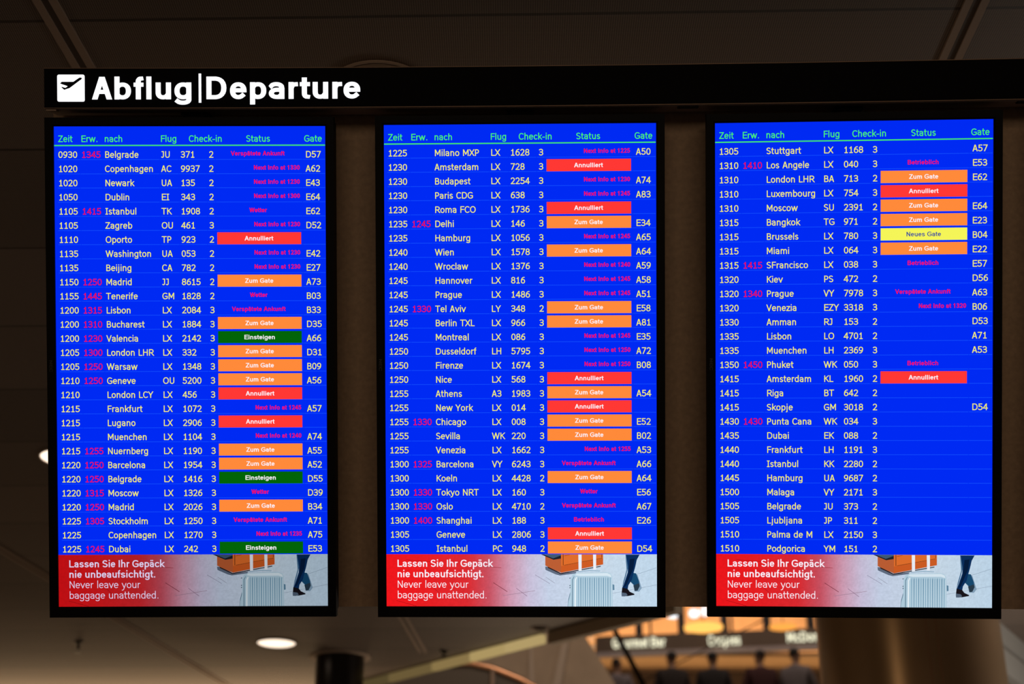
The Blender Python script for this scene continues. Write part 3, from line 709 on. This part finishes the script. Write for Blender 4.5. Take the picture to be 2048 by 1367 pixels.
def monitor(pose, rows, label, dim=1.0, live=True):
    t = bpy.data.objects.new('departure_screen', None); COL.objects.link(t); t.matrix_world = pose
    tag(t, label, 'screen', 'flight departure screens')
    x0, x1 = -PW / 2, PW / 2; y0, y1 = -PH / 2, PH / 2
    L_, R_, T_, B_ = .0190, .0188, .0192, .0230
    X0, X1, Y0, Y1 = x0 - L_, x1 + R_, y0 - B_, y1 + T_
    mb = MB(); mb.box(X0 + .004, X1 - .004, Y0 + .004, Y1 - .004, -.068, -.004)
    mb.box(X0 + .07, X1 - .07, Y0 + .12, Y1 - .12, -.108, -.068)
    mb.build('housing', black_matte, t, .003)
    mb = MB(); f = .0065
    ox = [(X0, Y0), (X1, Y0), (X1, Y1), (X0, Y1)]; ix = [(x0, y0), (x1, y0), (x1, y1), (x0, y1)]
    mx = [(x0 - .0035, y0 - .0035), (x1 + .0035, y0 - .0035), (x1 + .0035, y1 + .0035), (x0 - .0035, y1 + .0035)]
    v = [(x, y, -.012) for x, y in ox] + [(x + (.001 if x < 0 else -.001), y + (.001 if y < 0 else -.001), f) for x, y in ox] + [(x, y, f) for x, y in mx] + [(x, y, .0045) for x, y in ix] + [(x, y, -.003) for x, y in ix]
    fc = []
    for r_ in range(4):
        for k in range(4): fc.append((4 * r_ + k, 4 * r_ + (k + 1) % 4, 4 * r_ + 4 + (k + 1) % 4, 4 * r_ + 4 + k))
    mb.add(v, fc); mb.build('bezel', black_plastic, t)
    q = MB()     # maker's letters turned sideways on the left side of the frame
    write(q, BADGE, 'NEC', lambda a, b_: (x0 - .0125 + b_ * .000062, .0165 - a * .000088, f + .0003), 0)
    q.build('maker_mark', mat('mark_grey', (.05, .05, .055), .5), t)
    mb = MB(); mb.box(-.02, .02, Y1 - .004, Y1 + .02, -.10, -.045); mb.box(-.028, .028, Y1 + .008, Y1 + .017, -.11, -.04)
    mb.build('mounting_bracket', black_matte, t, .003)
    mb = MB(); mb.box(-.10, .10, .16, .2, -.127, -.108); mb.box(-.10, .10, -.2, -.16, -.127, -.108); mb.build('wall_plate', dark_metal, t)
    mb = MB()
    if not live:
        mb.quad((x0, y0, 0), (x1, y0, 0), (x1, y1, 0), (x0, y1, 0)); mb.build('display_panel', sign_black, t); return t
    mb.quad((x0, y0, 0), (x1, y0, 0), (x1, y1, 0), (x0, y1, 0))
    mb.cur = 1
    for i in range(len(rows) - 1):
        v = 62.4 + 28.2 * i + 3.4
        for a, b_ in ((7, 52), (53, 97), (98, 211), (212, 249.5), (250.5, 306), (307, 323), (324, 498), (499, 544)):
            mb.quad(UV(a, v + .75, .0002), UV(b_, v + .75, .0002), UV(b_, v - .45, .0002), UV(a, v - .45, .0002))
    mb.build('display_panel', [BLUE, RULE], t)
    for s, u in (('Zeit', 7.3), ('Erw.', 53), ('nach', 99.8), ('Flug', 212.6), ('Check-in', 269.3), ('Status', 384.2), ('Gate', 500.8)):
        mb = MB(); say(mb, BOARD, s, u, 30.9, .0005); mb.build('column_heading_text', GREEN, t)
    mb = MB(); mb.quad(UV(.5, 39.0, .0005), UV(544, 39.0, .0005), UV(544, 36.6, .0005), UV(.5, 36.6, .0005)); mb.build('heading_rule', LINE, t)
    for i, (time, exp, dest, air, num, desk, st, gate) in enumerate(rows):
        v = 62.4 + 28.2 * i
        mb = MB(); say(mb, BOARD, time, 7.1, v, .0005); e = mb.build('flight_row_text', YELL, t)
        for s, u, nm in ((dest, 100.3, 'destination_text'), (air, 213.3, 'airline_text'), (num, 252.8, 'number_text'), (desk, 309.6, 'desk_text'), (gate, 503.6, 'gate_text')):
            if s: mb = MB(); say(mb, BOARD, s, u, v, .0005); mb.build(nm, YELL, e)
        if exp:
            mb = MB(); say(mb, BOARD, exp, 53.9, v, .0005); mb.build('expected_time_text', MAG, e)
        if st in NOTE and st:
            mb = MB(); mb.quad(UV(326.2, v + 3.4, .0005), UV(495, v + 3.4, .0005), UV(495, v - 20.6, .0005), UV(326.2, v - 20.6, .0005))
            mb.cur = 1; s = NOTE[st]; em = .089; w = text_width(BADGE, s) * em
            say(mb, BADGE, s, 409.2 - w / 2, v - 4.2, .0009, em)
            tag(mb.build('status_badge', [BAR[st], NAVY if st == 'N' else WHITE], e), BARWORD[st])
        elif st:
            mb = MB()
            if st in WORD:
                s = WORD[st]; em = .088; w = {'V': 108, 'B': 61.5, 'W': 35.5}[st]
                say(mb, BADGE, s, 408 - w / 2, v - 4.2, .0009, em, fit=w, track=3 if st != 'W' else 0)
            else:
                s = 'Next Info at ' + st; em = .088; w = 93.0
                say(mb, BADGE, s, 492.4 - w, v - 4.2, .0009, em, fit=w, track=3)
            mb.build('status_text', MAG2, e)
    notice(t, dim)
    return t
def table(s): return [tuple(r_.split('|')) for r_ in s.split('\n')]
monitor(frame_pose(1.51, -.34, -.14, (-.6795, .0537, 3.0172)), table(LEFT), 'tall departure screen at the left, its list starting with 0930 Belgrade', .58)
monitor(frame_pose(1.24, 1.49, -.22, (.018, .0508, 3.0031)), table(MIDDLE), 'tall departure screen in the middle, its list starting with 1225 Milano MXP', 1.0)
monitor(frame_pose(1.70, 3.86, -.34, (.715, .0487, 2.9809)), table(RIGHT), 'tall departure screen at the right, its list starting with 1305 Stuttgart', .95)
monitor(frame_pose(1.70, 5.6, -.34, (1.415, .044, 2.925)), [], 'dark screen at the right end of the board, cut off by the picture edge', 1.0, False)

# ------------------------------------------------------------------ atrium: stair flank, plaster wall, side wall
def panel(name, pts, Y, th, m, **kw):
    mb = MB(); mb.prism([at(px, py, Y) for px, py in pts], (0, th, 0)); return tag(mb.build(name, m), **kw)
panel('wall_atrium', [(640, 1190), (1150, 1190), (1162, 1258), (1195, 1310), (1216, 1343), (1262, 1420), (1262, 2403), (640, 2403)], 14.0, .25, plaster, kind='structure')
for k, (a, b_, w) in enumerate((((1135, 1262), (1106, 1410), 5), ((1062, 1285), (1064, 1410), 3))):
    mb = MB(); mb.prism([at(a[0] - w, a[1], 13.98), at(a[0] + w, a[1], 13.98), at(b_[0] + w * 2, b_[1], 13.98), at(b_[0] - w * 2, b_[1], 13.98)], (0, -.04, 0))
    tag(mb.build('trim_%d' % (6 + k), mat('pale_plaster', (.50, .40, .33), .8)), kind='structure')
stair = empty('staircase', at(940, 2458, 12.4), 'dark stair flank with a copper handrail below the diagonal strip light', 'staircase'); stair['kind'] = 'structure'
mb = MB(); mb.prism([at(px, py, 12.4) - stair.location for px, py in [(690, 1332), (860, 1336), (935, 1328), (985, 1338), (1040, 1360), (1130, 1410), (1130, 2458), (690, 2458)]], (0, .9, 0)); mb.build('flank', stair_dark, stair)
mb = MB(); mb.tube([at(px, py, 12.38) - stair.location for px, py in [(905, 1326), (940, 1325), (985, 1335), (1040, 1357), (1080, 1378), (1130, 1408)]], .022, 10); mb.build('handrail', copper, stair)
mb = MB(); mb.tube([at(px, py, 12.37) - stair.location for px, py in [(985, 1338), (985, 1410)]], .02, 8); mb.build('post', mat('post_brown', (.16, .11, .085), .6), stair)
panel('wall_right', [(1960, 1180), (2300, 1180), (2300, 1480), (1960, 1480)], 13.2, .25, plaster_warm, kind='structure')

# slanted struts and cables crossing in front of the food hall
for nm, a, b_, Y, r_, lb, ct in (('strut', (1216, 1235), (1296, 1385), 15.0, .03, 'dark slanted steel strut crossing the first lit sign', 'strut'),
                             ('cable', (2130, 931), (933, 1542), 22.2, .011, 'thin dark cable slanting across the middle of the food hall', 'cable')):
    mb = MB(); mb.tube([at(*a, Y), at(*b_, Y + (.2 if nm == 'strut' else -1.2))], r_, 10); tag(mb.build(nm, dark_metal), lb, ct)

# ------------------------------------------------------------------ food hall on the upper floor
FZ = 4.5
mb = MB(); mb.box(-1.4, 10, 20.4, 32, FZ - .35, FZ); tag(mb.build('floor_gallery', slab_grey), kind='structure')
mb = MB(); mb.box(-1.4, 10, 31.0, 31.3, FZ, 9.6); tag(mb.build('wall_back', orange_wall), kind='structure')
mb = MB(); mb.box(-1.4, 10, 22, 31.3, 9.6, 9.8); tag(mb.build('ceiling_gallery', plaster_warm), kind='structure')

# sign fascia across the shop fronts, a little nearer at its right end
YA, YB = 24.6, 23.9
pa, pb = at(1192, 1304, YA), at(1680, 1281, YB); ta, tb = at(1192, 1272, YA), at(1680, 1255, YB)
pb.z = pa.z + .0; tb.z = ta.z
def fz(px):                       # y of the fascia front at a picture column
    t = (px - 1192) / (1680 - 1192); return YA + (YB - YA) * t
mb = MB(); mb.prism([pa, pb, tb, ta], (0, .35, 0)); tag(mb.build('shop_fascia', fascia_brown), 'long dark brown fascia carrying the lit shop signs', 'fascia')
mb = MB(); lo = Vector((0, 0, -.08)); mb.prism([pa + lo, pb + lo, pb, pa], (0, .12, 0)); tag(mb.build('trim_8', lavender), kind='structure')
mb = MB(); mb.box(-1.4, 10, YA + .36, 30.99, pa.z + .02, pa.z + .08); tag(mb.build('ceiling_shops', plaster_warm), kind='structure')
sgn = glow('shop_sign_glow', rgb(244, 238, 205), 1.25)
for s, x0, x1, base, top, lb in (('Gourmet Bar', 1225, 1331, 1294, 1274, 'long lit white shop sign at the left of the dark fascia'),
                              ('Coopres', 1417, 1482, 1290, 1268, 'short lit white shop sign in the middle of the dark fascia'),
                              ('McDonald', 1575, 1668, 1282, 1262, 'lit white shop sign cut off by the thick column')):
    Y = fz((x0 + x1) / 2) - .05
    a, b_ = at(x0, base, Y), at(x1, base, fz(x1) - .05); a.y = fz(x0) - .05; hgt = (at(x0, top, Y) - at(x0, base, Y)).z
    k = hgt / 100; w = (b_ - a).length / k; d = (b_ - a).normalized(); d.z = 0
    t = empty('shop_sign', a, lb, 'sign', 'lit shop signs')
    mb = MB(); write(mb, SIGNF, s, lambda x, y: Vector((d.x * x * k, d.y * x * k, y * k)), fitw=w); mb.build('lettering', sgn, t)
    mb = MB(); mb.prism([Vector((0, .02, hgt * .25)), d * (w * k) + Vector((0, .02, hgt * .25)), d * (w * k) + Vector((0, .02, hgt * .4)), Vector((0, .02, hgt * .25 + hgt * .15))], (0, .028, 0)); mb.build('mounting_rail', dark_metal, t)
# hangers between the fascia and the hall ceiling
for px in (1278, 1301, 1363, 1449, 1464, 1534, 1622):
    Y = fz(px) + .17; p = Vector((at(px, 1262, Y).x, Y, ta.z)); wdt = .06 if px not in (1301, 1464) else .02
    mb = MB(); mb.box(p.x - wdt, p.x + wdt, Y - wdt, Y + wdt, p.z, 9.6); tag(mb.build('hanger_post', dark_metal), {1278: 'dark post above the left end of the first lit sign', 1301: 'thin dark post above the first lit sign', 1363: 'dark post at the left of the big orange lamp', 1449: 'dark post at the right of the big orange lamp', 1464: 'thin dark post over the middle lit sign', 1534: 'dark post at the left of the small orange lamp', 1622: 'dark post beside the thick column above the cut-off sign'}[px], 'post', 'posts above the shop fascia')
# two glowing drum lamps and bright ceiling lights
for px, py, w, h, Y, lb, c in ((1407, 1254, 76, 9, 23.3, 'big glowing orange drum lamp above the middle lit sign', (1.5, .74, .16, 1)), (1566, 1253, 54, 6, 23.2, 'smaller glowing orange drum lamp near the thick column', (1.15, .45, .08, 1))):
    p = at(px, py, Y); k = Y * 1.02 / F; t = empty('pendant_lamp', p, lb, 'lamp', 'glowing drum lamps')
    mb = MB(); r_ = w * k / 2; hh = h * k / 2; mb.lathe([(r_ * .8, -hh), (r_, -hh * .5), (r_, hh * .5), (r_ * .8, hh), (r_ * .3, hh * 1.05)], n=40); mb.build('shade', glow('drum_%d' % px, c), t)
    mb = MB(); mb.tube([(0, 0, hh), (0, 0, 9.6 - p.z)], .008, 8); mb.build('cord', dark_metal, t)
for px, py, w, h, lb in ((1347, 1225, 34, 20, 'bright white lamp between the middle and right screens, left one'), (1388, 1226, 20, 16, 'bright white lamp between the middle and right screens, centre one'), (1408, 1222, 16, 18, 'bright white lamp at the lower left corner of the right screen'), (1288, 1232, 14, 6, 'small white lamp at the lower edge of the middle screen')):
    Y = 27.0; p = at(px, py, Y); k = Y * 1.02 / F; t = empty('hanging_lamp', p, lb, 'lamp', 'bright white lamps in the food hall')
    mb = MB(); r_ = w * k / 2; hh = h * k / 2; mb.lathe([(r_ * .35, -hh), (r_ * .85, -hh * .7), (r_, 0), (r_ * .85, hh * .7), (r_ * .35, hh)], n=24); mb.build('globe', glow('cool_white', (1.5, 1.62, 1.7, 1)), t)
    mb = MB(); mb.tube([(0, 0, hh), (0, 0, 9.6 - p.z)], .012, 8); mb.build('cord', dark_metal, t)
for px, py, r_, lb, c in ((1170, 1263, .045, 'small orange lamp at the far left corner of the food hall', (1.5, .62, .12, 1)), (1183, 1277, .03, 'tiny orange lamp just under the corner lamp of the food hall', (.75, .42, .2, 1)), (1187, 1292, .028, 'lowest tiny orange lamp at the left of the food hall', (.45, .27, .14, 1))):
    mb = MB(); p = at(px, py, 19.0); mb.lathe([(r_ * .3, -r_), (r_ * .85, -r_ * .6), (r_, 0), (r_ * .85, r_ * .6), (r_ * .3, r_)], n=20); tag(mb.build('wall_lamp', glow('orange_lamp_%d' % py, c), loc=p), lb, 'lamp', 'small orange lamps')
# counters
for px0, px1, py, lb in ((1205, 1395, 1330, 'tall dark shop cabinet under the first lit sign'), (1402, 1560, 1329, 'tall dark shop cabinet under the middle lit sign'), (1566, 1700, 1320, 'tall dark shop cabinet beside the thick column')):
    Y = 26.0; a, b_ = at(px0, py, Y), at(px1, py, Y); a.z = pa.z + .015; t = empty('shop_cabinet', (a.x, Y, FZ), lb, 'cabinet', 'shop cabinets')
    mb = MB(); mb.box(0, b_.x - a.x, 0, .7, 0, a.z - FZ - .05); mb.build('body', counter_dark, t)
    mb = MB(); mb.box(-.03, b_.x - a.x + .03, -.05, .75, a.z - FZ - .05, a.z - FZ); mb.build('cornice', mat('worktop_brown', (.16, .11, .08), .4), t)

# people in front of the counters, backs to the screens
def skin_mesh(name, verts, edges, rad, m, parent, sub=1, root=0):
    bm = bmesh.new(); ly = bm.verts.layers.skin.verify()
    vv = [bm.verts.new(v) for v in verts]
    for a, b_ in edges: bm.edges.new((vv[a], vv[b_]))
    for i, (v, r_) in enumerate(zip(vv, rad)):
        v[ly].radius = r_ if isinstance(r_, tuple) else (r_, r_); v[ly].use_root = (i == root)
    me = bpy.data.meshes.new(name); bm.to_mesh(me); bm.free()
    o = bpy.data.objects.new(name, me); COL.objects.link(o)
    s = o.modifiers.new('skin', 'SKIN'); s.use_smooth_shade = True
    if sub: u = o.modifiers.new('sub', 'SUBSURF'); u.levels = sub; u.render_levels = sub
    dg = bpy.context.evaluated_depsgraph_get(); me2 = bpy.data.meshes.new_from_object(o.evaluated_get(dg))
    o.modifiers.clear(); o.data = me2; me2.name = name; bpy.data.meshes.remove(me)
    me2.materials.clear(); me2.materials.append(m); o.parent = parent
    for p in me2.polygons: p.use_smooth = True
    return o
def person(x, y, rz, hgt, label, top, hair_c, legs=(.02, .02, .028), lift=0.0, hold=False):
    t = empty('person', (x, y, FZ), label, 'person', 'people in the food hall'); t.rotation_euler = (0, 0, rz)
    k = hgt / 1.75; sk = mat('skin', (.42, .24, .16), .6)
    V = []; E_ = []; Rr = []
    def ad(p, r_, par=None):
        V.append(tuple(c * k for c in p)); Rr.append(r_ * k if not isinstance(r_, tuple) else tuple(q * k for q in r_))
        if par is not None: E_.append((par, len(V) - 1))
        return len(V) - 1
    pel = ad((0, 0, .96), (.11, .08)); wa = ad((0, 0, 1.12), (.10, .075), pel); ch = ad((0, .01, 1.32), (.115, .08), wa)
    nb = ad((0, .005, 1.46), .06, ch); nk = ad((0, -.005, 1.52), .05, nb); jaw = ad((0, -.02, 1.58), .068, nk); hd = ad((0, -.005, 1.65), (.078, .09), jaw); tp = ad((0, .0, 1.72), .05, hd)
    nose = ad((0, -.108, 1.615), .013, jaw)
    for s in (-1, 1):
        ear = ad((s * .085, .0, 1.625), .014, hd)
        sh = ad((s * .165, .01, 1.40), .048, ch); fwd = .16 if hold else .0
        el = ad((s * .235, -.02 - fwd * .3, 1.15), .042, sh); wr = ad((s * (.22 - fwd * .4), -.10 - fwd * 1.2, .93 + fwd), .029, el); pm = ad((s * (.215 - fwd * .5), -.125 - fwd * 1.5, .865 + fwd), (.038, .02), wr)
        for q, (dx, ln) in enumerate(((-.024, .062), (-.008, .074), (.009, .07), (.025, .056))):
            b0 = ad((s * (.215 - fwd * .5) + dx * .9, -.13 - fwd * 1.5, .825 + fwd), .010, pm); ad((s * (.213 - fwd * .5) + dx, -.14 - fwd * 1.5, .825 + fwd - ln), .0085, b0)
        th = ad((s * (.19 - fwd * .5), -.15 - fwd * 1.5, .85 + fwd), .011, pm); ad((s * (.185 - fwd * .5), -.172 - fwd * 1.5, .815 + fwd), .009, th)
        hp = ad((s * .09, 0, .88), .098, pel); kn = ad((s * .10, -.02, .50), .058, hp); an = ad((s * .11, .03, .09), .040, kn); ft = ad((s * .12, -.10, .035), (.038, .03), an)
    skin_mesh('body', V, E_, Rr, sk, t)
    # coat or shirt
    V, E_, Rr = [], [], []
    a00 = ad((0, 0, .79), (.205, .16)); a0 = ad((0, 0, .90), (.20, .155), a00); a1 = ad((0, 0, 1.10), (.175, .14), a0); a2 = ad((0, .01, 1.32), (.20, .15), a1); a25 = ad((0, .008, 1.42), (.15, .125), a2); a3 = ad((0, .0, 1.50), .082, a25)
    for s in (-1, 1):
        fwd = .16 if hold else .0
        b0 = ad((s * .18, .01, 1.40), .088, a2); b1 = ad((s * .245, -.02 - fwd * .3, 1.15), .062, b0); ad((s * (.225 - fwd * .4), -.09 - fwd * 1.1, .95 + fwd), .046, b1)
    skin_mesh('jacket', V, E_, Rr, mat('cloth_%02d%02d%02d' % tuple(int(c * 99) for c in top), top, .9), t)
    V, E_, Rr = [], [], []
    c0 = ad((0, 0, .98), (.175, .135))
    for s in (-1, 1):
        c1 = ad((s * .09, 0, .82), .108, c0); c2 = ad((s * .10, -.02, .50), .072, c1); ad((s * .11, .02, .09), .058, c2)
    skin_mesh('trousers', V, E_, Rr, mat('trouser_cloth', legs, .9), t)
    V, E_, Rr = [], [], []
    h0 = ad((0, .035, 1.60), .075, None); h1 = ad((0, .025, 1.67), (.092, .098), h0); h2 = ad((0, .005, 1.735), .055, h1)
    skin_mesh('hair', V, E_, Rr, mat('hair_%02d' % int(hair_c[0] * 1000), hair_c, .7), t)
    for s in (-1, 1):
        mb = MB(); mb.lathe([(.02 * k, 0), (.05 * k, 0), (.052 * k, .03 * k), (.045 * k, .09 * k)], s * .113 * k, .0, 12)
        mb.v = [(vx, vy * 2.1 - .03 * k, vz) for vx, vy, vz in mb.v]; mb.build('shoe', mat('shoe_black', (.01, .01, .01), .5), t)
    return t
def stand(px, py, Y, rz, label, top, hair, **kw):
    p = at(px, py, Y); return person(p.x, Y, rz, min(1.95, p.z - FZ), label, top, hair, **kw)
stand(1233, 1314, 20.9, R(160), 'person in a grey lavender top standing at the far left of the food hall', (.20, .17, .18), (.03, .02, .015))
stand(1342, 1300, 20.9, R(185), 'person in a dark coat standing under the end of the first lit sign', (.03, .022, .02), (.012, .01, .008))
stand(1424, 1301, 20.9, R(170), 'person in a black jacket standing under the middle lit sign', (.022, .018, .018), (.008, .007, .007))
stand(1518, 1297, 20.9, R(190), 'person in a dark red jacket standing between the middle and cut-off signs', (.055, .016, .016), (.015, .008, .008))
stand(1588, 1293, 20.9, R(150), 'person in a grey shirt standing beside the thick column', (.17, .145, .15), (.012, .01, .01), hold=True)
